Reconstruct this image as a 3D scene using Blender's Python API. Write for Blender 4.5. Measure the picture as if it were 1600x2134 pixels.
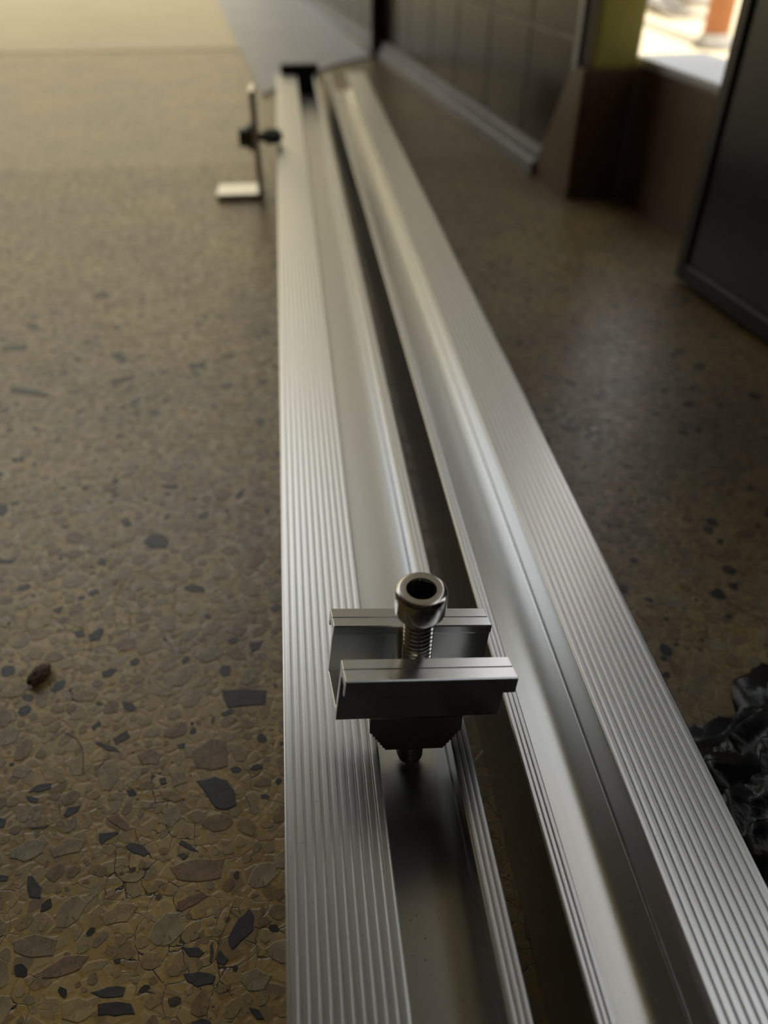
import bpy, bmesh, math, random
from mathutils import Vector, Matrix, noise, Euler

for o in list(bpy.data.objects):
    bpy.data.objects.remove(o, do_unlink=True)
scn = bpy.context.scene
COL = scn.collection
MM = 0.001

# ------------------------------------------------------------------ camera, sky, sun, exposure
CAM_H = 226.7                      # mm above the floor
PITCH, HEAD = math.radians(39.05), math.radians(6.342)
cam_d = bpy.data.cameras.new('camera')
cam = bpy.data.objects.new('camera', cam_d)
COL.objects.link(cam)
cam.location = (0, 0, CAM_H*MM)
cam.rotation_euler = (math.pi/2 - PITCH, 0, -HEAD)
cam_d.sensor_fit = 'VERTICAL'
cam_d.sensor_height = 36.0
cam_d.lens = 1600.0/2134.0*36.0
cam_d.clip_start = 0.002
cam_d.clip_end = 100
cam_d.dof.use_dof = True
cam_d.dof.focus_distance = 0.212
cam_d.dof.aperture_fstop = 8.0
scn.camera = cam

w = bpy.data.worlds.new('world'); scn.world = w; w.use_nodes = True
bgn = w.node_tree.nodes['Background']
bgn.inputs[0].default_value = (0.93, 0.965, 1.0, 1)
bgn.inputs[1].default_value = 2.0

sun_d = bpy.data.lights.new('sun', 'SUN'); sun_d.energy = 6.5; sun_d.color = (1.0, 0.93, 0.80); sun_d.angle = 0.01
sun = bpy.data.objects.new('sun', sun_d); COL.objects.link(sun)
sun.rotation_euler = (math.radians(32), 0, 0)      # high, from behind the roofed room

scn.view_settings.view_transform = 'Standard'
scn.view_settings.look = 'None'
scn.view_settings.gamma = 1.0
scn.view_settings.use_curve_mapping = False
scn.view_settings.exposure = 0.0

# ------------------------------------------------------------------ pixel -> place helpers
F = 1600.0
def ray(px, py):
    a = (px-800)/F; b = (1067-py)/F
    dn = math.sin(PITCH) - b*math.cos(PITCH); fw = math.cos(PITCH) + b*math.sin(PITCH)
    return (a*math.cos(HEAD)+fw*math.sin(HEAD), -a*math.sin(HEAD)+fw*math.cos(HEAD), -dn)
def floor_at(px, py, z=0.0):       # mm on the plane z
    r = ray(px, py); t = (CAM_H-z)/(-r[2])
    return (r[0]*t, r[1]*t)

# ------------------------------------------------------------------ mesh helpers
def link(name, me, mat=None, parent=None):
    o = bpy.data.objects.new(name, me); COL.objects.link(o)
    if mat is not None and me is not None and not me.materials:
        for m in (mat if isinstance(mat, (list, tuple)) else [mat]): me.materials.append(m)
    if parent is not None: o.parent = parent
    return o
def tag(o, label=None, cat=None, group=None, kind=None):
    if label: o['label'] = label
    if cat: o['category'] = cat
    if group: o['group'] = group
    if kind: o['kind'] = kind
    return o
def thing(name, label, cat, loc=(0,0,0), rot=(0,0,0), group=None):
    o = bpy.data.objects.new(name, None); COL.objects.link(o)
    o.empty_display_size = 0.01
    o.location = [c*MM for c in loc]; o.rotation_euler = rot
    return tag(o, label, cat, group)
def mesh(name, v, f, smooth=False):
    me = bpy.data.meshes.new(name); me.from_pydata([(x*MM, y*MM, z*MM) for x, y, z in v], [], f)
    me.update()
    bm = bmesh.new(); bm.from_mesh(me); bmesh.ops.recalc_face_normals(bm, faces=bm.faces); bm.to_mesh(me); bm.free()
    if smooth:
        for p in me.polygons: p.use_smooth = True
    return me
def bevel_me(me, w, seg=2, ang=30):
    bm = bmesh.new(); bm.from_mesh(me)
    es = [e for e in bm.edges if len(e.link_faces) == 2 and e.calc_face_angle() > math.radians(ang)]
    bmesh.ops.bevel(bm, geom=es, offset=w*MM, segments=seg, profile=0.5, affect='EDGES', clamp_overlap=True)
    bm.to_mesh(me); bm.free(); return me
def box_me(x0, x1, y0, y1, z0, z1, bev=0, seg=2, name='box'):
    v = [(x0,y0,z0),(x1,y0,z0),(x1,y1,z0),(x0,y1,z0),(x0,y0,z1),(x1,y0,z1),(x1,y1,z1),(x0,y1,z1)]
    f = [(0,3,2,1),(4,5,6,7),(0,1,5,4),(1,2,6,5),(2,3,7,6),(3,0,4,7)]
    me = mesh(name, v, f)
    if bev: bevel_me(me, bev, seg)
    return me
def prism_me(poly, a0, a1, axis='y', name='prism'):
    """poly: 2-D outline; extruded along axis. axis y: poly is (x,z); axis z: poly is (x,y); axis x: (y,z)"""
    n = len(poly)
    def P(p, a): return {'y': (p[0], a, p[1]), 'z': (p[0], p[1], a), 'x': (a, p[0], p[1])}[axis]
    v = [P(p, a0) for p in poly] + [P(p, a1) for p in poly]
    f = [tuple(range(n)), tuple(range(2*n-1, n-1, -1))]
    f += [(i, (i+1) % n, n+(i+1) % n, n+i) for i in range(n)]
    return mesh(name, v, f)
def lathe_me(prof, n=48, name='lathe', smooth=True, close=True):
    """prof: (r,z) list bottom to top around z"""
    v = []; f = []
    for r, z in prof:
        for k in range(n):
            a = 2*math.pi*k/n; v.append((r*math.cos(a), r*math.sin(a), z))
    for j in range(len(prof)-1):
        for k in range(n):
            f.append((j*n+k, j*n+(k+1) % n, (j+1)*n+(k+1) % n, (j+1)*n+k))
    if close:
        f.append(tuple(range(n-1, -1, -1))); m = (len(prof)-1)*n; f.append(tuple(range(m, m+n)))
    me = mesh(name, v, f, smooth); 
    return me
def tube_me(pts, r, n=6, name='tube'):
    v = []; f = []
    rr = r if isinstance(r, (list, tuple)) else [r]*len(pts)
    P = [Vector(p) for p in pts]
    for i, p in enumerate(P):
        d = (P[min(i+1, len(P)-1)] - P[max(i-1, 0)]).normalized()
        u = d.cross(Vector((0,0,1)));  u = u.normalized() if u.length > 1e-4 else Vector((1,0,0))
        t = d.cross(u).normalized()
        for k in range(n):
            a = 2*math.pi*k/n; q = p + (u*math.cos(a) + t*math.sin(a))*rr[i]; v.append(tuple(q))
    for i in range(len(P)-1):
        for k in range(n):
            f.append((i*n+k, i*n+(k+1) % n, (i+1)*n+(k+1) % n, (i+1)*n+k))
    f.append(tuple(range(n))); f.append(tuple(range((len(P)-1)*n, len(P)*n)))
    return mesh(name, v, f, True)
def sharp_smooth(me, deg=35):
    for p in me.polygons: p.use_smooth = True
    try: me.set_sharp_from_angle(angle=math.radians(deg))
    except Exception: pass
    return me

# ------------------------------------------------------------------ material helpers
class M:
    def __init__(s, name, col=(.5,.5,.5), rough=.5, metal=0.0, spec=.5):
        s.m = bpy.data.materials.new(name); s.m.use_nodes = True
        s.t = s.m.node_tree; s.b = s.t.nodes['Principled BSDF']
        s.b.inputs['Base Color'].default_value = (*col, 1)
        s.b.inputs['Roughness'].default_value = rough
        s.b.inputs['Metallic'].default_value = metal
        s.b.inputs['Specular IOR Level'].default_value = spec
        s.co = s.n('ShaderNodeTexCoord').outputs['Object']
    def n(s, t, **k):
        nd = s.t.nodes.new(t)
        for a, b in k.items(): setattr(nd, a, b)
        return nd
    def l(s, a, b): s.t.links.new(a, b)
    def noise(s, scale, det=3, rough=.55, co=None, dist=0):
        nd = s.n('ShaderNodeTexNoise'); nd.inputs['Scale'].default_value = scale
        nd.inputs['Detail'].default_value = det; nd.inputs['Roughness'].default_value = rough
        nd.inputs['Distortion'].default_value = dist
        s.l(co or s.co, nd.inputs['Vector']); return nd
    def vor(s, scale, feature='F1', co=None, rnd=1.0):
        nd = s.n('ShaderNodeTexVoronoi', feature=feature); nd.inputs['Scale'].default_value = scale
        nd.inputs['Randomness'].default_value = rnd
        s.l(co or s.co, nd.inputs['Vector']); return nd
    def mapping(s, scale=(1,1,1), rot=(0,0,0), co=None):
        nd = s.n('ShaderNodeMapping'); nd.inputs['Scale'].default_value = scale; nd.inputs['Rotation'].default_value = rot
        s.l(co or s.co, nd.inputs['Vector']); return nd.outputs[0]
    def ramp(s, src, stops, interp='LINEAR'):
        nd = s.n('ShaderNodeValToRGB'); cr = nd.color_ramp; cr.interpolation = interp
        while len(cr.elements) > 1: cr.elements.remove(cr.elements[-1])
        for i, (p, c) in enumerate(stops):
            c = (c, c, c) if isinstance(c, (int, float)) else c
            e = cr.elements[0] if i == 0 else cr.elements.new(p)
            e.position = p; e.color = (*c, 1)
        s.l(src, nd.inputs[0]); return nd.outputs[0]
    def mix(s, fac, a, b, mode='MIX'):
        nd = s.n('ShaderNodeMix', data_type='RGBA', blend_type=mode)
        for sock, val in ((nd.inputs[0], fac), (nd.inputs[6], a), (nd.inputs[7], b)):
            if isinstance(val, (int, float)): sock.default_value = val
            elif isinstance(val, tuple): sock.default_value = (*val, 1)
            else: s.l(val, sock)
        return nd.outputs[2]
    def math(s, op, a, b=None):
        nd = s.n('ShaderNodeMath', operation=op)
        for i, val in enumerate((a, b)):
            if val is None: continue
            if isinstance(val, (int, float)): nd.inputs[i].default_value = val
            else: s.l(val, nd.inputs[i])
        return nd.outputs[0]
    def col(s, src): s.l(src, s.b.inputs['Base Color'])
    def rough(s, src): s.l(src, s.b.inputs['Roughness'])
    def bump(s, src, strength=.3, dist=.0002):
        nd = s.n('ShaderNodeBump'); nd.inputs['Strength'].default_value = strength; nd.inputs['Distance'].default_value = dist
        s.l(src, nd.inputs['Height']); s.l(nd.outputs[0], s.b.inputs['Normal'])

# terrazzo ground between the chips that are built
def terrazzo():
    m = M('terrazzo', rough=.33, spec=.5)
    warp = m.noise(90, 3); 
    va = m.n('ShaderNodeVectorMath', operation='MULTIPLY_ADD')
    m.l(warp.outputs['Color'], va.inputs[0]); va.inputs[1].default_value = (.006,.006,.006); m.l(m.co, va.inputs[2])
    wc = va.outputs[0]
    cell = m.vor(190, co=wc); edge = m.vor(190, 'DISTANCE_TO_EDGE', co=wc)
    chipc = m.ramp(cell.outputs['Color'], [(0,(.17,.125,.07)),(.3,(.26,.205,.11)),(.45,(.20,.165,.105)),(.6,(.30,.235,.125)),(.8,(.15,.11,.07)),(1,(.23,.205,.145))])
    matr = m.ramp(m.noise(60, 4).outputs[0], [(.3,(.22,.155,.065)),(.7,(.31,.235,.105))])
    msk = m.ramp(edge.outputs['Distance'], [(.06,0),(.14,1)])
    c = m.mix(msk, matr, chipc)
    fine = m.noise(900, 3); c = m.mix(.35, c, m.ramp(fine.outputs[0], [(.3,.45),(.7,1.0)]), 'MULTIPLY')
    # cracks
    ced = m.vor(150, 'DISTANCE_TO_EDGE', co=wc)
    cr = m.ramp(ced.outputs['Distance'], [(.006,1),(.030,0)])
    gate = m.ramp(m.noise(28, 2).outputs[0], [(.47,0),(.56,1)])
    crk = m.math('MULTIPLY', cr, gate)
    c = m.mix(crk, c, (.012,.008,.005))
    # pits
    pit = m.ramp(m.vor(330, co=wc).outputs['Distance'], [(.10,1),(.16,0)])
    pg = m.math('MULTIPLY', pit, m.ramp(m.noise(45, 2).outputs[0], [(.5,0),(.6,1)]))
    c = m.mix(pg, c, (.02,.013,.008))
    # broad stain variation (ochre / grey)
    big = m.noise(11, 4)
    c = m.mix(1.0, c, m.ramp(big.outputs[0], [(.32,(1.12,1.04,.95)),(.66,(1.82,1.62,1.12))]), 'MULTIPLY')
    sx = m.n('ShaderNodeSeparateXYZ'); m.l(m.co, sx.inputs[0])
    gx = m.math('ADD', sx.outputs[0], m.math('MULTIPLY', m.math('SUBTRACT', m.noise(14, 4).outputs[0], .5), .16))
    right_shade = m.ramp(gx, [(.03,0),(.10,1)])                       # shade over the right-hand floor, put into the colour
    c = m.mix(m.math('MULTIPLY', right_shade, .8), c, m.mix(1.0, c, (.36,.37,.41), 'MULTIPLY'))
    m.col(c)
    m.rough(m.ramp(m.noise(120, 3).outputs[0], [(.3,.24),(.7,.44)]))
    h = m.math('SUBTRACT', m.math('ADD', m.math('MULTIPLY', fine.outputs[0], .25), msk), m.math('MULTIPLY', m.math('ADD', crk, pg), 2.0))
    m.bump(h, .3, .00025)
    return m.m
def stone(name, stops, src='object', rough=.36):
    m = M(name, rough=rough, spec=.4)
    if src == 'island': r = m.n('ShaderNodeNewGeometry').outputs['Random Per Island']
    else: r = m.n('ShaderNodeObjectInfo').outputs['Random']
    c = m.ramp(r, stops)
    n1 = m.noise(450, 4); n2 = m.noise(130, 2)
    c = m.mix(.6, c, m.ramp(n1.outputs[0], [(.3,.55),(.7,1.1)]), 'MULTIPLY')
    c = m.mix(.4, c, m.ramp(n2.outputs[0], [(.35,.6),(.65,1.15)]), 'MULTIPLY')
    sp = m.ramp(m.noise(1500, 1).outputs[0], [(.30,1),(.36,0)])
    c = m.mix(m.math('MULTIPLY', sp, .6), c, (.02,.015,.01))
    gp = m.n('ShaderNodeNewGeometry').outputs['Position']
    c = m.mix(1.0, c, m.ramp(m.noise(11, 4, co=gp).outputs[0], [(.32,(.86,.84,.82)),(.66,(1.22,1.15,.92))]), 'MULTIPLY')
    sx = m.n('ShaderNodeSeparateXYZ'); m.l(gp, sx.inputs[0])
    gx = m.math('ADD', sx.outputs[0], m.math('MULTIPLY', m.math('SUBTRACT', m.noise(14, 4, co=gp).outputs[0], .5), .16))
    c = m.mix(m.math('MULTIPLY', m.ramp(gx, [(.03,0),(.10,1)]), .8), c, m.mix(1.0, c, (.42,.43,.47), 'MULTIPLY'))  # same painted shade on the chips lying to the right
    m.col(c); m.bump(n1.outputs[0], .25, .0003)
    return m.m
TAN = [(0,(.22,.155,.085)),(.2,(.35,.265,.145)),(.4,(.28,.23,.145)),(.55,(.39,.30,.155)),(.7,(.20,.14,.085)),(.85,(.32,.28,.195)),(1,(.27,.185,.105))]
TANSTUFF = TAN[:5] + [(.86,(.32,.28,.195)),(.88,(.25,.175,.10)),(.91,(.045,.045,.045)),(1,(.035,.035,.04))]
MAT = {}
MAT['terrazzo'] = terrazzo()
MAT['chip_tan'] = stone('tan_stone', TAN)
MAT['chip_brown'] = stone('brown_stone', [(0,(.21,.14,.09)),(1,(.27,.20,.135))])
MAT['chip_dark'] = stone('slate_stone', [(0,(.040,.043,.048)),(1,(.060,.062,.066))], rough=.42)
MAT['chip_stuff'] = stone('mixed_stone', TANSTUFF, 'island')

def alu(name, base=(.62,.62,.61), rough=.31, specks=True, spk=.35):
    m = M(name, base, rough, 1.0)
    st = m.noise(420, 2, co=m.mapping((1,.008,1)))            # drawing marks along the extrusion
    c = m.mix(.16, base, m.ramp(st.outputs[0], [(.3,.7),(.7,1.0)]), 'MULTIPLY')
    if specks:
        v = m.vor(420); s = m.ramp(v.outputs['Distance'], [(.05,1),(.11,0)])
        g = m.ramp(m.noise(14, 3).outputs[0], [(.60,0),(.68,1)])
        c = m.mix(m.math('MULTIPLY', m.math('MULTIPLY', s, g), spk*2), c, (.08,.07,.06))
    m.col(c)
    return m.m
MAT['rail'] = alu('anodised_aluminium')
MAT['channel'] = alu('smooth_channel_aluminium', (.60,.60,.59), .255, True, .45)
MAT['clamp'] = alu('clamp_aluminium', (.66,.67,.67), .24)
MAT['steel'] = (lambda m: (m.bump(m.noise(420, 3).outputs[0], .12, .0002), m.m)[1])(M('stainless_steel', (.44,.42,.39), .20, 1.0))
MAT['nut'] = alu('dull_nut_metal', (.30,.29,.27), .5)
MAT['zinc'] = M('zinc_bolt', (.10,.11,.09), .5, .7).m
MAT['blackp'] = M('black_plastic', (.012,.012,.012), .5).m
MAT['bag'] = (lambda m: (m.bump(m.noise(160, 4).outputs[0], .25, .001), m.m)[1])(M('black_polythene', (.002,.002,.0022), .19, 0, .22))
def paint(name, c1, c2, scale=20, rough=.5):
    m = M(name, c1, rough)
    m.col(m.mix(m.ramp(m.noise(scale, 4).outputs[0], [(.35,0),(.65,1)]), c1, c2))
    m.bump(m.noise(scale*8, 3).outputs[0], .15, .001)
    return m.m
MAT['brown'] = paint('brown_gloss_paint', (.095,.052,.024), (.12,.068,.034), 20, .42)
MAT['yellow'] = paint('olive_yellow_paint', (.30,.25,.035), (.36,.30,.05), 15, .5)
MAT['tile'] = paint('brown_glazed_tile', (.018,.013,.009), (.036,.026,.018), 9, .22)
MAT['tile'].node_tree.nodes['Principled BSDF'].inputs['Specular IOR Level'].default_value = .28
MAT['grout'] = paint('grey_grout', (.30,.26,.21), (.36,.31,.25), 60, .8)
MAT['skirt'] = paint('grey_stone_skirting', (.24,.235,.23), (.30,.29,.28), 25, .5)
MAT['slab'] = paint('pale_grey_stone', (.50,.49,.475), (.56,.55,.535), 8, .45)
MAT['plaster'] = paint('cream_plaster', (.55,.50,.38), (.60,.55,.43), 6, .8)
MAT['ceil'] = paint('grey_ceiling', (.10,.104,.11), (.13,.134,.14), 4, .8)
MAT['wall_in'] = paint('ochre_wall_paint', (.15,.12,.07), (.19,.155,.09), 4, .7)
MAT['dark_back'] = paint('light_absorbing_wall', (.012,.010,.008), (.016,.013,.010), 4, .8)
MAT['bound'] = paint('ochre_boundary_wall', (.40,.36,.25), (.47,.425,.30), 3, .8)
MAT['sill'] = paint('pale_sill', (.60,.59,.57), (.66,.65,.62), 20, .6)
MAT['sand'] = paint('pale_sand', (.60,.50,.33), (.66,.56,.39), 5, .9)
MAT['ochre_floor'] = paint('ochre_screed', (.52,.42,.22), (.60,.49,.27), 7, .35)
MAT['terra'] = paint('terracotta_paint', (.42,.17,.07), (.48,.21,.09), 20, .6)
MAT['branch'] = paint('grey_weathered_wood', (.20,.19,.17), (.30,.28,.25), 40, .8)
MAT['appliance'] = M('black_glossy_panel', (.020,.020,.019), .28).m
MAT['rubber'] = M('black_frame', (.006,.006,.006), .45).m
MAT['bark'] = paint('brown_bark', (.05,.022,.012), (.11,.055,.03), 300, .7)
MAT['hair'] = M('dark_fibre', (.02,.014,.01), .5).m

# ------------------------------------------------------------------ the setting
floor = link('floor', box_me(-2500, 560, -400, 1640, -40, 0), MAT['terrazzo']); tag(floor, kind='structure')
far = link('floor_far', box_me(-2500, 560, 1640, 3600, -40, 1.0, .8), MAT['ochre_floor']); tag(far, kind='structure')
ground = link('ground_outside', box_me(-9000, 9000, -6000, 14000, -160, -60), MAT['sand']); tag(ground, kind='structure')
yard = link('ground_yard', box_me(560, 5000, -1500, 5000, -60, -5), MAT['sand']); tag(yard, kind='structure')
ceil = link('ceiling', prism_me([(-2600,-600),(460,-600),(460,120),(400,140),(400,800),(190,2600),(-2600,2600)], 2900, 3000, 'z'), MAT['ceil']); tag(ceil, kind='structure')
wl = link('wall_left', box_me(-2600, -2500, -600, 2300, -40, 2900), MAT['wall_in']); tag(wl, kind='structure')
wb = link('wall_back_blocker', box_me(-2500, 460, -500, -400, -40, 2900), MAT['dark_back']); tag(wb, kind='structure')  # unseen, near-black and set close behind the camera to darken surfaces facing it

# tiled wall on the right: local x runs along the wall away from the camera, y out into the room
WM = -0.115
WANG = math.atan2(1, WM)
def wall_frame(o, x0=252.0, y0=811.0):
    o.location = (x0*MM, y0*MM, 0); o.rotation_euler = (0, 0, WANG)
TW, TH, TZ0 = 121.0, 100.0, 24.0
wr = link('wall_right', box_me(-70, 2800, -46, -.7, 0, 2900), MAT['grout']); wall_frame(wr); tag(wr, kind='structure')
wp = link('wall_right_upper', box_me(-70, 2800, -8.9, 2, 645, 2900), MAT['plaster']); wall_frame(wp); tag(wp, kind='structure')
tile_me = box_me(1.5, TW-1.5, -6, .3, 1.5, TW-1.5, .8, 2); tile_low = box_me(1.5, TW-1.5, -6, .3, 1.5, TH-1.5, .8, 2)
for r in range(5):
    z = TZ0 if r == 0 else TZ0+TH+(r-1)*TW
    for c in range(22):
        x = -58 + (c)*TW
        t = link('tile', tile_low if r == 0 else tile_me, MAT['tile'], wr)
        t.location = (x*MM, 0, z*MM)
sk = link('baseboard_right', prism_me([(-9,0),(13,0),(13,11.5),(11.5,13),(6.5,13),(6.5,22),(5.5,23.2),(-9,23.2)], -4, 2800, 'x'), MAT['skirt'])
wall_frame(sk); tag(sk, kind='structure')

# low wall and pale sill of the opening on the right
d = Vector((316-303.6, 623-733, 0)).normalized()
lw_ang = math.atan2(d.y, d.x)
lw = link('wall_low', box_me(-6, 196, 0, 60, -20, 108, 1.5), MAT['brown']); lw.location = (303.6*MM, 733*MM, 0); lw.rotation_euler = (0,0,lw_ang); tag(lw, kind='structure')
sl = link('window_sill', box_me(-6, 196, -1.5, 66, 108, 115, 2), MAT['sill'], lw)
wr2 = link('wall_right_near', box_me(400, 460, -400, 120, -40, 2900), MAT['dark_back']); tag(wr2, kind='structure')

lt = link('wall_right_blocker', box_me(-30, 600, 2, 62, 1000, 2900), MAT['plaster']); lt.location = (303.6*MM, 733*MM, 0); lt.rotation_euler = (0,0,lw_ang); tag(lt, kind='structure')  # added out of view above the opening to cut light from the right

# ------------------------------------------------------------------ pillar
pl = thing('pillar', 'pillar painted brown below and olive yellow above, beside the bright opening', 'pillar', (252, 723, 0))
v = [(0,0,0),(45,0,0),(45,60,0),(-9,88,0),(0,0,107),(45,0,107),(45,60,107),(-2,22,107),]
v = [(0,0,0),(47,0,0),(47,70,0),(-9,88,0),(0,0,107),(47,0,107),(47,70,107),(-2.5,24,107)]
link('plinth', bevel_me(mesh('plinth', v, [(0,3,2,1),(4,5,6,7),(0,1,5,4),(1,2,6,5),(2,3,7,6),(3,0,4,7)]), .8), MAT['brown'], pl)
link('shaft', box_me(9, 47, 1, 70, 107, 2900, 1.5), MAT['yellow'], pl)
e = link('metal_edge', box_me(-2.5, 4.5, 14, 26, 104, 2600, .6), MAT['skirt'], pl); e['label'] = 'grey metal edge strip'

# ------------------------------------------------------------------ grey slab at the far end of the rails
sv = [(-37,1250),(120,1480),(118,1900),(60,2480),(-190,2700),]
sv = [floor_at(546,192,6), floor_at(700,128,6), floor_at(772,112,6), floor_at(640,-6,6), floor_at(430,-50,6)]
sb = link('stone_slab', bevel_me(prism_me(sv, 0, 3, 'z'), .8), MAT['slab'])
tag(sb, 'low pale grey slab on the floor beyond the far ends of the rails', 'slab')

# black post against the tiled wall
p0 = floor_at(786, 118)
bp = link('post', bevel_me(prism_me([(-11,-9),(11,-9),(11,9),(-11,9)], 0, 420, 'z'), 2), MAT['blackp'])
bp.location = (p0[0]*MM, p0[1]*MM, 0); tag(bp, 'slim black post standing against the dark tiled wall', 'post')

# ------------------------------------------------------------------ black appliance at right
dx, dy = 292-277, 415-526
L = math.hypot(dx, dy); ang = math.atan2(dy, dx)
ap = thing('appliance_cabinet', 'tall black cabinet with a framed glossy panel at the right edge', 'cabinet', (277, 526, 0), (0,0,ang))
link('body', box_me(0, 330, 3, 230, 4, 560, 3), MAT['rubber'], ap)      # local x: along the face toward the camera, y: away from the room
link('panel', box_me(11, 322, -.5, 3, 17, 548, 1), MAT['appliance'], ap)
for nm, b in (('frame_post', (0,11,-3,3,4,560)), ('frame_post', (322,330,-3,3,4,560)), ('frame_rail', (11,322,-3,3,4,17)), ('frame_rail', (11,322,-3,3,548,560))):
    link(nm, box_me(*b, 1.5), MAT['rubber'], ap)
for x in (12, 318):
    for y in (14, 216):
        f_ = link('foot', lathe_me([(7,0),(8,1),(8,4.2)], 16), MAT['rubber'], ap); f_.location = (x*MM, y*MM, 0)

# ------------------------------------------------------------------ outside: terracotta post, dead branches
q = floor_at(1484, 100, -5)
op = thing('garden_post', 'terracotta painted post standing on pale ground outside', 'post', (q[0], q[1], -5))
link('shaft', lathe_me([(24,0),(24,1500)], 24), MAT['terra'], op)
link('base_collar', lathe_me([(36,0),(36,10),(27,20),(25,24)], 24), MAT['branch'], op)
random.seed(4)
brs = [[(1352,8),(1380,26),(1410,34),(1475,38)], [(1378,-12),(1400,18),(1440,30)], [(1400,-6),(1450,10),(1490,6)], [(1340,-10),(1365,4),(1388,20)]]
blab = ['longest grey dead branch lying outside nearest the opening', 'grey dead branch forking off behind the longest one', 'grey dead branch lying beside the terracotta post', 'short grey dead branch lying outside by the yellow pillar']
for b, lb in zip(brs, blab):
    pts = []
    for i in range(len(b)-1):
        for t in (0, .5):
            px = b[i][0]*(1-t)+b[i+1][0]*t; py = b[i][1]*(1-t)+b[i+1][1]*t
            g = floor_at(px, py, 4); pts.append((g[0]+random.uniform(-6,6), g[1]+random.uniform(-6,6), 6+random.uniform(0,5)))
    g = floor_at(*b[-1], 4); pts.append((g[0], g[1], 5))
    o = link('dead_branch', tube_me(pts, [11-1.1*i for i in range(len(pts))], 8), MAT['branch']); tag(o, lb, 'branch', 'dead branches outside')

# boundary wall across the yard
bw = link('wall_boundary', box_me(-9000, 1900, 7000, 7200, -60, 4000), MAT['bound']); tag(bw, kind='structure')

# ------------------------------------------------------------------ the two aluminium rails
HR = 43.7; K = .929
def ribs(x0, x1, n, dep=.5):
    p = (x1-x0)/n; out = []
    for i in range(n):
        a = x0+i*p
        for t, d_ in ((0.0,.8),(.04,1.0),(.11,1.0),(.18,.25),(.25,.05),(.5,0),(.82,0),(.92,.06),(.97,.3)):
            out.append((a+t*p, HR-d_*dep))
    return out
def rail_profile(fl, slot, lip, mirror):
    D = 20.4; W = fl+slot+lip; zf = HR-D
    P = [(0.5,0),(0,.5),(0,HR-.5)] + ribs(.25, fl-.15, 11)
    P += [(fl-.1,HR-.25),(fl,HR-.6),(fl,HR-3.2),(fl-.3,HR-3.5),(fl-1.9,HR-3.9),(fl-1.9,zf+.5),(fl-1.6,zf+.12),(fl-1.3,zf)]
    P += [(fl+slot+1.2,zf),(fl+slot+1.6,zf+.4),(fl+slot+1.6,HR-3.2),(fl+slot+.2,HR-2.9),(fl+slot,HR-2.6),(fl+slot,HR-.5)]
    P += ribs(fl+slot+.15, W-.25, 3)
    P += [(W,HR-.5),(W,.5),(W-.5,0)]
    if mirror: P = [(W-x, z) for x, z in P][::-1]
    return P
def split_channel(o, x0, x1):
    me = o.data; me.materials.append(MAT['channel'])
    for p in me.polygons:
        c = p.center
        if x0*MM < c.x < x1*MM and 15*MM < c.z < (HR-1.2)*MM and abs(p.normal.y) < .5: p.material_index = 1
lr = link('mounting_rail', prism_me(rail_profile(25.75, 20.2, 5.1, False), -160, 1118, 'y'), MAT['rail'])
lr.location = (-13.75*MM, 0, 0); split_channel(lr, 20, 50)
tag(lr, 'ribbed silver aluminium rail on the left, carrying the clamp and bolt', 'rail', 'aluminium mounting rails')
rr = link('mounting_rail', prism_me(rail_profile(24.2, 20.8, 4.3, True), -160, 1122, 'y'), MAT['rail'])
rr.location = (50.1*MM, 0, 0); split_channel(rr, 1, 30)
tag(rr, 'ribbed silver aluminium rail on the right, next to the black plastic bag', 'rail', 'aluminium mounting rails')
ec = link('end_block', box_me(-8, 40, 1119.5, 1131, 0, 54, 1.5), MAT['blackp'])
tag(ec, 'black block standing at the far end of the left rail', 'block')

# ------------------------------------------------------------------ clamp with bolt and nut
ZR = HR
def zH(h): return CAM_H-h          # height from "mm below the camera"
BX, BY = 22.6, 131.3
base_z = ZR
cl = thing('rail_clamp', 'silver mid clamp with a tall socket head bolt standing on the left rail', 'clamp', (BX, BY, base_z), (0, math.radians(1.3), math.radians(-3.0)))
# clamp body, sitting askew on the bolt; cross-section (y,z) with outward wings, walls, base; wing tops at z = 0
g, tw, wing, hw, lipd, ub = 6.65, 2.4, 8.5, 21.7, 4.9, -17.6
R = [(g,-.3),(g+.3,0),(g+3.9,0),(g+3.92,-.5),(g+4.14,-.5),(g+4.16,0),(g+wing-.5,0),(g+wing-.1,-.25),(g+wing,-.7),(g+wing,-lipd+.4),(g+wing-.4,-lipd),(g+wing-1.5,-lipd+.2),(g+wing-1.7,-2.7),
     (g+tw+.9,-2.5),(g+tw+.2,-3.1),(g+tw,-3.8),(g+tw,ub+.3),(g+tw-.3,ub)]
poly = R + [(-y, z) for y, z in R][::-1] + [(-g,-2.2),(-(g+.6),-3.0),(-(g+.6),ub+2.6),((g+.6),ub+2.6),((g+.6),-3.0),(g,-2.2)]
body = link('clamp_body', bevel_me(prism_me(poly, -hw, hw, 'x'), .12, 1, 50), MAT['clamp'])
body.rotation_euler = (math.radians(-10.48), math.radians(9.12), math.radians(2.67))
body.location = (24.09*MM, 131.1*MM, zH(150.9)*MM)
bpy.context.view_layer.update()
body.parent = cl; body.matrix_parent_inverse = cl.matrix_world.inverted()

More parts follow.
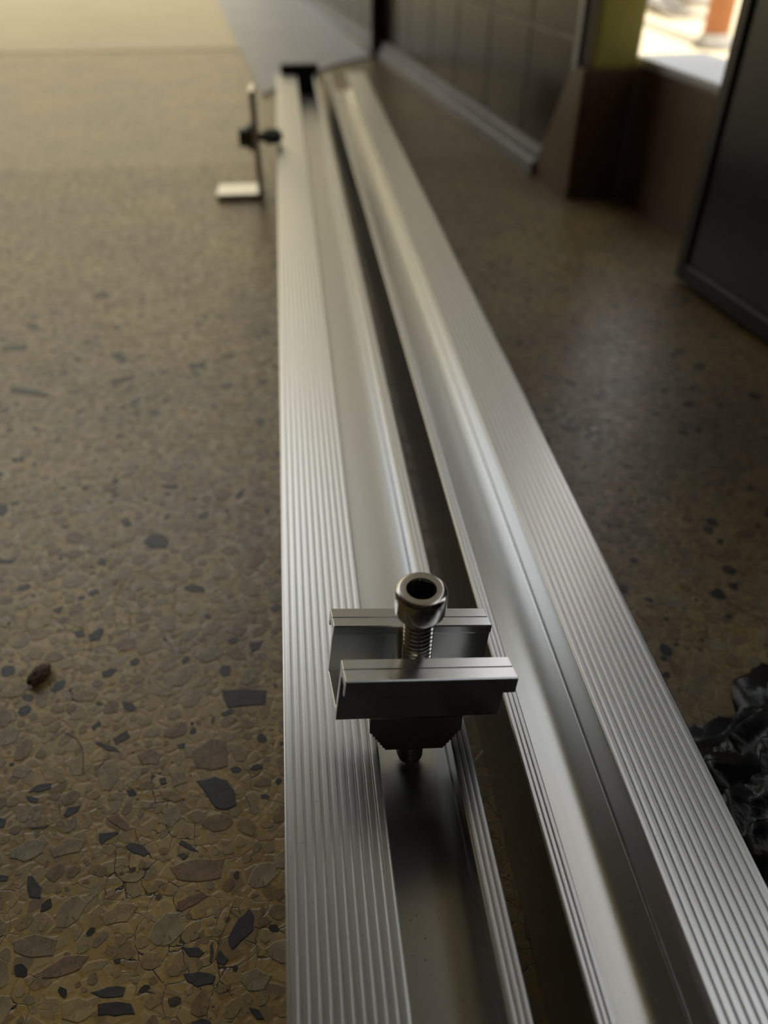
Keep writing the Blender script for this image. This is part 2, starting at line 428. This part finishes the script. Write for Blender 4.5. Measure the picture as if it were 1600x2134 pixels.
# bolt: socket head and threaded shank
head_top, head_bot, tip = zH(131.9)-ZR, zH(139.4)-ZR, zH(201.5)-ZR
def thread_me(z0, z1, r=3.95, depth=.62, pitch=1.5, n=28, per=6):
    rows = int((z1-z0)/pitch*per); v = []; f = []
    for j in range(rows+1):
        z = z0+(z1-z0)*j/rows
        for k in range(n):
            a = 2*math.pi*k/n; ph = ((z/pitch) - k/n) % 1.0
            tri = abs(ph*2-1); tri = min(1, max(0, (tri-.1)/.75))
            edge = min(1, (z-z0)/1.2+.0); rr_ = r-depth*tri - (1-edge)*.8
            v.append((rr_*math.cos(a), rr_*math.sin(a), z))
    for j in range(rows):
        for k in range(n): f.append((j*n+k, j*n+(k+1) % n, (j+1)*n+(k+1) % n, (j+1)*n+k))
    f.append(tuple(range(n))); f.append(tuple(range(rows*n, rows*n+n)))
    return mesh('thread', v, f, True)
bolt = link('bolt', thread_me(tip, head_bot+.3), MAT['steel'], cl)
def head_me():
    n = 60; R_ = 6.55; v = []; f = []
    def ring(r, z): 
        i = len(v); v.extend([(r*math.cos(2*math.pi*k/n), r*math.sin(2*math.pi*k/n), z) for k in range(n)]); return i
    def hexring(af, z, rnd=0.35):
        i = len(v)
        for k in range(n):
            a = 2*math.pi*k/n; m_ = ((a+math.pi/6) % (math.pi/3)) - math.pi/6
            rad = af/2/math.cos(m_); rad = rad*(1-rnd)+ (af/2*1.08)*rnd
            v.append((rad*math.cos(a), rad*math.sin(a), z))
        return i
    rs = [ring(3.4, head_bot), ring(5.9, head_bot), ring(6.4, head_bot+.35), ring(R_, head_bot+.9), ring(R_, head_top-1.3), ring(R_-.12, head_top-.75), ring(R_-.45, head_top-.3), ring(R_-.95, head_top-.04), ring(R_-1.3, head_top), ring(3.75, head_top), hexring(6.9, head_top-.35), hexring(6.5, head_top-.7), hexring(6.5, head_top-1.0)]
    for a, b in zip(rs, rs[1:]):
        for k in range(n): f.append((a+k, a+(k+1) % n, b+(k+1) % n, b+k))
    f.append(tuple(rs[0]+k for k in range(n)))
    return sharp_smooth(mesh('head', v, f), 40)
bh = link('bolt_head', head_me(), MAT['steel'], bolt)
n6 = 60; sv6 = []
for z6 in (head_top-.9, head_top-6.2):
    for k in range(n6):
        a6 = 2*math.pi*k/n6; m6 = ((a6+math.pi/6) % (math.pi/3)) - math.pi/6
        r6 = (3.25/math.cos(m6))*.65+3.51*.35; sv6.append((r6*math.cos(a6), r6*math.sin(a6), z6))
so = link('hex_socket', mesh('socket', sv6, [(k, (k+1) % n6, n6+(k+1) % n6, n6+k) for k in range(n6)]+[tuple(range(n6, 2*n6))]), MAT['zinc'], bolt)  # dark metal also stands in for the shade deep in the socket
so['label'] = 'dark hexagonal socket'
# wedge shaped rail nut with serrated shoulders
nt, nb = zH(172.0)-ZR, zH(186)-ZR
out = [(-12.4,nt),(-12.5,nt-6.0)]
for i in range(6):                                  # serrations down the slanted shoulder
    t0 = i/6; t1 = (i+.5)/6
    out.append((-12.5+4.2*t0+.05, nt-6.0+(nb-nt+6.0)*t0)); out.append((-12.5+4.2*t1+.55, nt-6.0+(nb-nt+6.0)*t1))
out.append((-8.2, nb))
poly = out + [(-x, z) for x, z in out][::-1]
nutm = bevel_me(prism_me(poly, -8.5, 8.5, 'y'), .25, 1, 40)
nut = link('rail_nut', nutm, MAT['nut'], cl); nut['label'] = 'dark wedge shaped nut'

# ------------------------------------------------------------------ L-foot bracket standing beside the left rail
lf = thing('l_bracket', 'L-shaped aluminium foot bracket standing beside the left rail, bolt through it', 'bracket', (-32, 770, 0))
link('foot_plate', box_me(-41, 2, -17, 18, 0, 5.6, .8), MAT['rail'], lf)
link('upright_plate', box_me(-2.5, 2.6, -17, 18, 5, 91, .8), MAT['rail'], lf)
b = link('bolt', tube_me([(-12,0,50.5),(-3,0,50.5),(10,0,50.5),(24,0,50.5)], 3.8, 14), MAT['zinc'], lf)
hx = link('flange_nut', lathe_me([(11.5,0),(11.8,2.5),(10.4,5),(8.4,6.5),(8.0,12),(7,13)], 6*4), MAT['zinc'], b)
hx.rotation_euler = (0, -math.pi/2, 0); hx.location = (-2.6*MM, 0, 50.5*MM)
hn = link('hex_nut', prism_me([(6.6*math.cos(a*math.pi/3), 6.6*math.sin(a*math.pi/3)) for a in range(6)], 5, 19, 'z'), MAT['zinc'], b)
hn.rotation_euler = (0, math.pi/2, 0); hn.location = (2.7*MM, 0, 50.5*MM)

# ------------------------------------------------------------------ black plastic bag at the right rail
def bag_me():
    v = []; f = []; nu, nv = 180, 80
    def crease(p, fr, am, sd):
        d_, _ = noise.voronoi(p*fr+Vector((sd, sd*1.7, sd*.3)))
        return am*(d_[1]-d_[0])
    for j in range(nv+1):
        t = j/nv; el = t*math.pi/2
        for i in range(nu):
            a = 2*math.pi*i/nu
            p = Vector((math.cos(a)*math.cos(el), math.sin(a)*math.cos(el), math.sin(el)))
            wv = p + Vector((noise.noise(p*2.0), noise.noise(p*2.0+Vector((5,5,5))), 0))*.35
            s = .80 + crease(wv, 1.5, .18, 3.1) + crease(wv, 3.6, .14, 8.2) + crease(wv, 8, .06, 1.2) + .10*noise.noise(wv*2.2) + .02*noise.noise(wv*12)
            x = p.x*114*s; y = p.y*104*s; z = p.z*29*s
            if x < -76: x = -76 + (x+76)*.08
            v.append((x, y, max(z, 0)))
    for j in range(nv):
        for i in range(nu): f.append((j*nu+i, j*nu+(i+1) % nu, (j+1)*nu+(i+1) % nu, (j+1)*nu+i))
    f.append(tuple(range(nu)))
    return sharp_smooth(mesh('bag', v, f), 40)
bg = link('plastic_bag', bag_me(), MAT['bag'])
bg.location = (178*MM, 70*MM, 0)
tag(bg, 'crumpled black plastic bag on the floor beside the right rail', 'bag')

# ------------------------------------------------------------------ crumb and fibres on the floor
g0 = floor_at(85, 1412)
cr = []
random.seed(9)
bm = bmesh.new(); bmesh.ops.create_icosphere(bm, subdivisions=3, radius=1)
for vv in bm.verts:
    n_ = 1+.28*noise.noise(vv.co*2.2)+.12*noise.noise(vv.co*6)
    vv.co = Vector((vv.co.x*3.0*n_, vv.co.y*5.2*n_, (vv.co.z*2.3*n_)+2.0))*MM
    vv.co.z = max(vv.co.z, 0)
me = bpy.data.meshes.new('crumb'); bm.to_mesh(me); bm.free()
o = link('bark_crumb', me, MAT['bark']); o.location = (g0[0]*MM, g0[1]*MM, 0); o.rotation_euler = (0,0,-.5)
tag(o, 'small dark brown crumb of bark lying on the terrazzo', 'debris')
for pts, lb in (([(130,1525),(160,1540),(172,1560),(174,1590),(173,1612)], 'thin dark fibre curled on the floor near the bark crumb'),
                ([(490,1875),(480,1900),(470,1930),(455,1965)], 'thin dark fibre lying on the floor close to the left rail')):
    P_ = []
    for i, (px, py) in enumerate(pts):
        a = floor_at(px, py); P_.append((a[0], a[1], .35))
    o = link('fibre', tube_me(P_, .09, 5), MAT['hair']); tag(o, lb, 'fibre', 'stray fibres on the floor')

# ------------------------------------------------------------------ terrazzo chips
def chip_me(poly, h=.16, name='chip'):
    n = len(poly); cx = sum(p[0] for p in poly)/n; cy = sum(p[1] for p in poly)/n
    v = [(x-cx, y-cy, -.3) for x, y in poly] + [((x-cx)*.99, (y-cy)*.99, h*.6) for x, y in poly] + [((x-cx)*.93, (y-cy)*.93, h) for x, y in poly]
    f = [(i, (i+1) % n, n+(i+1) % n, n+i) for i in range(n)] + [(n+i, n+(i+1) % n, 2*n+(i+1) % n, 2*n+i) for i in range(n)] + [tuple(range(2*n, 3*n))]
    return mesh(name, v, f), cx, cy
def refine(poly, rng, amt=.06):                     # one extra wobbling point per side
    out = []
    n = len(poly)
    for i in range(n):
        a, b_ = poly[i], poly[(i+1) % n]; L_ = math.hypot(b_[0]-a[0], b_[1]-a[1])
        out.append(a); m_ = rng.uniform(-amt, amt)*L_
        out.append(((a[0]+b_[0])/2 + (b_[1]-a[1])/max(L_,1e-6)*m_, (a[1]+b_[1])/2 - (b_[0]-a[0])/max(L_,1e-6)*m_))
    return out
S1, S2, S3 = 1448/600, 1600/600, 1600/600
A = lambda L_: [(x/S1, 1250+y/S1) for x, y in L_]
B = lambda L_: [(x/S2, 800+y/S2) for x, y in L_]
C = lambda L_: [(x/S3, y/S3) for x, y in L_]
DARK = [A([(1113,455),(1340,455),(1338,528),(1145,545),(1130,510)]), A([(985,910),(1080,888),(1140,905),(1180,960),(1190,1035),(1140,1058),(1085,1050),(1040,985)]),
 A([(570,700),(640,655),(655,690),(585,728)]), A([(478,718),(500,712),(580,740),(610,770),(540,760)]), A([(140,970),(190,930),(260,922),(255,950),(190,968)]),
 A([(130,985),(195,1000),(185,1022),(150,1018)]), A([(318,1085),(340,1045),(405,1035),(390,1065),(335,1095)]), A([(-20,1095),(32,1105),(20,1145),(-20,1155)]),
 A([(145,1145),(245,1132),(225,1150),(160,1155)]), A([(497,1175),(590,1165),(600,1175),(530,1215),(507,1235)]), A([(628,1240),(650,1217),(710,1230),(755,1275),(725,1293),(670,1275)]),
 A([(898,1225),(912,1207),(960,1235),(1000,1270),(960,1262)]), A([(890,1285),(920,1275),(950,1290),(920,1308)]), A([(140,1390),(160,1385),(210,1450),(205,1505),(150,1500),(135,1440)]),
 A([(-20,1380),(45,1390),(35,1415),(-20,1415)]), A([(1145,1700),(1200,1600),(1255,1548),(1278,1590),(1275,1660),(1210,1720),(1165,1765)]), A([(910,1745),(1000,1748),(1028,1775),(1000,1800),(950,1795)]),
 A([(1055,1740),(1070,1715),(1075,1770),(1062,1830),(1052,1820)]), A([(1085,1800),(1105,1758),(1150,1808),(1130,1838),(1090,1825)]), A([(920,1880),(1000,1870),(1085,1890),(1075,1930),(990,1950),(940,1920)]),
 A([(455,1975),(540,1948),(635,1948),(620,1995),(510,2002)]), A([(490,2035),(520,2028),(660,2030),(682,2085),(580,2095),(492,2092)]), A([(370,160),(420,150),(428,185),(385,190)]),
 A([(445,180),(500,140),(525,150),(500,205),(450,210)]), A([(1250,215),(1325,205),(1300,250),(1265,265)]), A([(510,365),(555,343),(590,350),(560,385),(515,388)]), A([(800,900),(835,895),(838,925),(810,930)]),
 A([(460,640),(500,605),(510,625),(470,660)]), A([(890,730),(930,720),(930,745),(900,750)]), A([(570,1815),(605,1800),(605,1825),(580,1830)]), A([(960,2130),(1010,2105),(1060,2120),(1060,2160),(960,2160)]), A([(1250,2050),(1300,2060),(1330,2110),(1290,2110)]),
 B([(795,880),(840,832),(900,835),(938,870),(925,912),(850,915)]), B([(535,1000),(560,965),(590,975),(590,1010)]), B([(1015,1135),(1070,1110),(1130,1130),(1140,1155),(1080,1160)]), B([(-20,670),(35,665),(45,705),(20,735),(-20,725)]),
 B([(50,40),(70,20),(200,35),(285,60),(260,72),(120,55)]), B([(60,410),(130,405),(135,430),(70,435)]), B([(1310,610),(1365,580),(1345,630),(1305,640)]), B([(890,560),(990,560),(990,580),(910,575)]), B([(-30,970),(95,975),(60,995),(-30,995)]),
 B([(620,530),(650,520),(660,545),(630,555)]), B([(455,570),(500,560),(490,585),(460,590)]), B([(330,790),(390,785),(370,805)]), B([(290,1255),(350,1235),(330,1280)]), B([(670,760),(710,745),(735,780),(690,795)]),
 C([(620,1960),(680,1955),(712,2000),(680,2020),(630,1990)]), C([(0,1925),(155,1915),(150,1945),(10,1950)]), C([(120,1795),(200,1800),(225,1830),(170,1830)]), C([(1040,2020),(1140,2015),(1145,2045),(1050,2045)]),
 C([(610,2110),(740,2085),(750,2105),(640,2128)]), C([(400,1975),(460,1995),(430,2010)]), C([(1215,1980),(1310,1960),(1300,1985),(1230,1992)]), C([(500,1645),(570,1620),(620,1635),(600,1655)])]
BROWN = [A([(885,1560),(890,1520),(1020,1468),(1050,1490),(990,1530),(910,1570)]), A([(850,1345),(1000,1300),(1130,1300),(1110,1400),(1000,1420),(890,1410)]), A([(960,760),(1060,695),(1140,710),(1145,770),(1145,840),(1060,860),(990,850)]),
 A([(215,1860),(330,1790),(450,1790),(400,1860),(290,1900),(210,1905)]), A([(530,1095),(590,1080),(650,1130),(640,1165),(590,1140)]), A([(690,780),(760,745),(810,780),(790,830),(720,830)])]
TANS = [A([(1215,1880),(1290,1850),(1370,1890),(1330,1960),(1250,1970),(1210,1920)]), A([(310,2020),(400,2000),(460,2020),(460,2090),(390,2130),(310,2110)]), A([(60,1720),(180,1680),(290,1710),(270,1790),(150,1800),(70,1770)]),
 A([(590,1390),(680,1370),(730,1385),(690,1420),(620,1420)]), A([(500,1590),(620,1520),(700,1540),(640,1620),(530,1640)]), A([(50,1260),(150,1205),(230,1215),(220,1270),(120,1320),(50,1300)]), A([(250,1260),(340,1200),(430,1210),(400,1270),(270,1300)]),
 A([(860,870),(930,860),(940,920),(870,945)]), A([(800,965),(870,960),(930,1000),(880,1020),(820,1000)]), A([(355,490),(420,455),(495,470),(470,510),(390,515)])]
rng = random.Random(21)
CELL = 8.0; grid = {}
def put(x, y, r):
    grid.setdefault((int(x//CELL), int(y//CELL)), []).append((x, y, r))
def free(x, y, r):
    cx, cy = int(x//CELL), int(y//CELL)
    for i in (-2,-1,0,1,2):
        for j in (-2,-1,0,1,2):
            for (a, b_, s) in grid.get((cx+i, cy+j), ()):
                if (a-x)**2+(b_-y)**2 < (s+r)**2: return False
    return True
def blocked(x, y):
    return -12.5 < x < 98 or y < 40
nchip = 0
for polys, mat in ((DARK,'chip_dark'), (BROWN,'chip_brown'), (TANS,'chip_tan')):
    for pp in polys:
        poly = refine([floor_at(*p) for p in pp], rng)
        me, cx, cy = chip_me(poly, .2)
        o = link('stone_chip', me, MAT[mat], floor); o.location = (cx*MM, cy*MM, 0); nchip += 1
        xs = [p[0] for p in poly]; ys = [p[1] for p in poly]
        # cover the footprint with discs so that no other chip runs into it
        if max(xs)-min(xs) > max(ys)-min(ys): 
            rad = (max(ys)-min(ys))/2; k = max(1, int((max(xs)-min(xs))/max(rad,.5)))
            for i in range(k+1): put(min(xs)+(max(xs)-min(xs))*i/k, cy, rad*.9)
        else:
            rad = (max(xs)-min(xs))/2; k = max(1, int((max(ys)-min(ys))/max(rad,.5)))
            for i in range(k+1): put(cx, min(ys)+(max(ys)-min(ys))*i/k, rad*.9)
def in_view(x, y):
    # generous ground wedge around what the lens takes in
    if x < 0: return x > -(0.62*y+70)
    return x < min(0.52*y+90, 300)
def blob(r, n, el, an):
    out = []; ca, sa = math.cos(an), math.sin(an)
    ph = rng.uniform(0, 6.28)
    for i in range(n):
        a = 2*math.pi*(i+rng.uniform(-.28,.28))/n+ph; q_ = r*rng.uniform(.78,1.08)
        x, y = q_*math.cos(a)*el, q_*math.sin(a)/el
        out.append((x*ca-y*sa, x*sa+y*ca))
    return out
cand = []
for (r0, r1, tries, ymax) in ((3.6,5.2,900,420), (2.4,3.6,9000,880), (1.5,2.4,26000,880), (.9,1.5,22000,420)):
    for _ in range(tries):
        y = 45+(ymax-45)*rng.random()**1.15; x = rng.uniform(-(0.62*y+70), min(.52*y+90, 300))
        if blocked(x, y): continue
        r = rng.uniform(r0, r1)
        if not free(x, y, r*.93): continue
        put(x, y, r); cand.append((x, y, r))
# the ones that show largest become parts of their own
cand.sort(key=lambda c: -c[2]/math.hypot(math.hypot(c[0], c[1]), CAM_H) * (1 if c[0] < 0 else .8))
PROTO = []
for i in range(24):
    poly = blob(1.0, rng.choice((7,8,9)), rng.uniform(1.0,1.35), 0)
    PROTO.append(poly)
pm = []
for poly in PROTO:
    big = [(x*3, y*3) for x, y in poly]
    me, cx, cy = chip_me(big, .16); pm.append(me)
NSOLO = 300-nchip
for x, y, r in cand[:NSOLO]:
    i = rng.randrange(24)
    mt = 'chip_brown' if rng.random() < .13 else 'chip_tan'
    me = pm[i]
    o = bpy.data.objects.new('stone_chip', me); COL.objects.link(o); o.parent = floor
    if not me.materials: me.materials.append(MAT['chip_tan'])
    o.material_slots[0].link = 'OBJECT'; o.material_slots[0].material = MAT[mt]
    s = r/3; o.scale = (s, s, 1); o.location = (x*MM, y*MM, 0); o.rotation_euler = (0,0,rng.uniform(0,6.28))
V = []; Fc = []
for x, y, r in cand[NSOLO:]:
    n = 7 if r > 1.5 else 6
    poly = blob(r, n, rng.uniform(1.0,1.4), rng.uniform(0,3.14)); b0 = len(V); h = .14 if r > 1.5 else .1
    V += [(x+a, y+b_, -.2) for a, b_ in poly] + [(x+a*.94, y+b_*.94, h) for a, b_ in poly]
    Fc += [(b0+i, b0+(i+1) % n, b0+n+(i+1) % n, b0+n+i) for i in range(n)] + [tuple(range(b0+n, b0+2*n))]
me = bpy.data.meshes.new('chips'); me.from_pydata([(a*MM, b_*MM, c*MM) for a, b_, c in V], [], Fc); me.update()
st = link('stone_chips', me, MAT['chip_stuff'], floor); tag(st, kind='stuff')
print('chips', len(cand), 'tris', len(V))
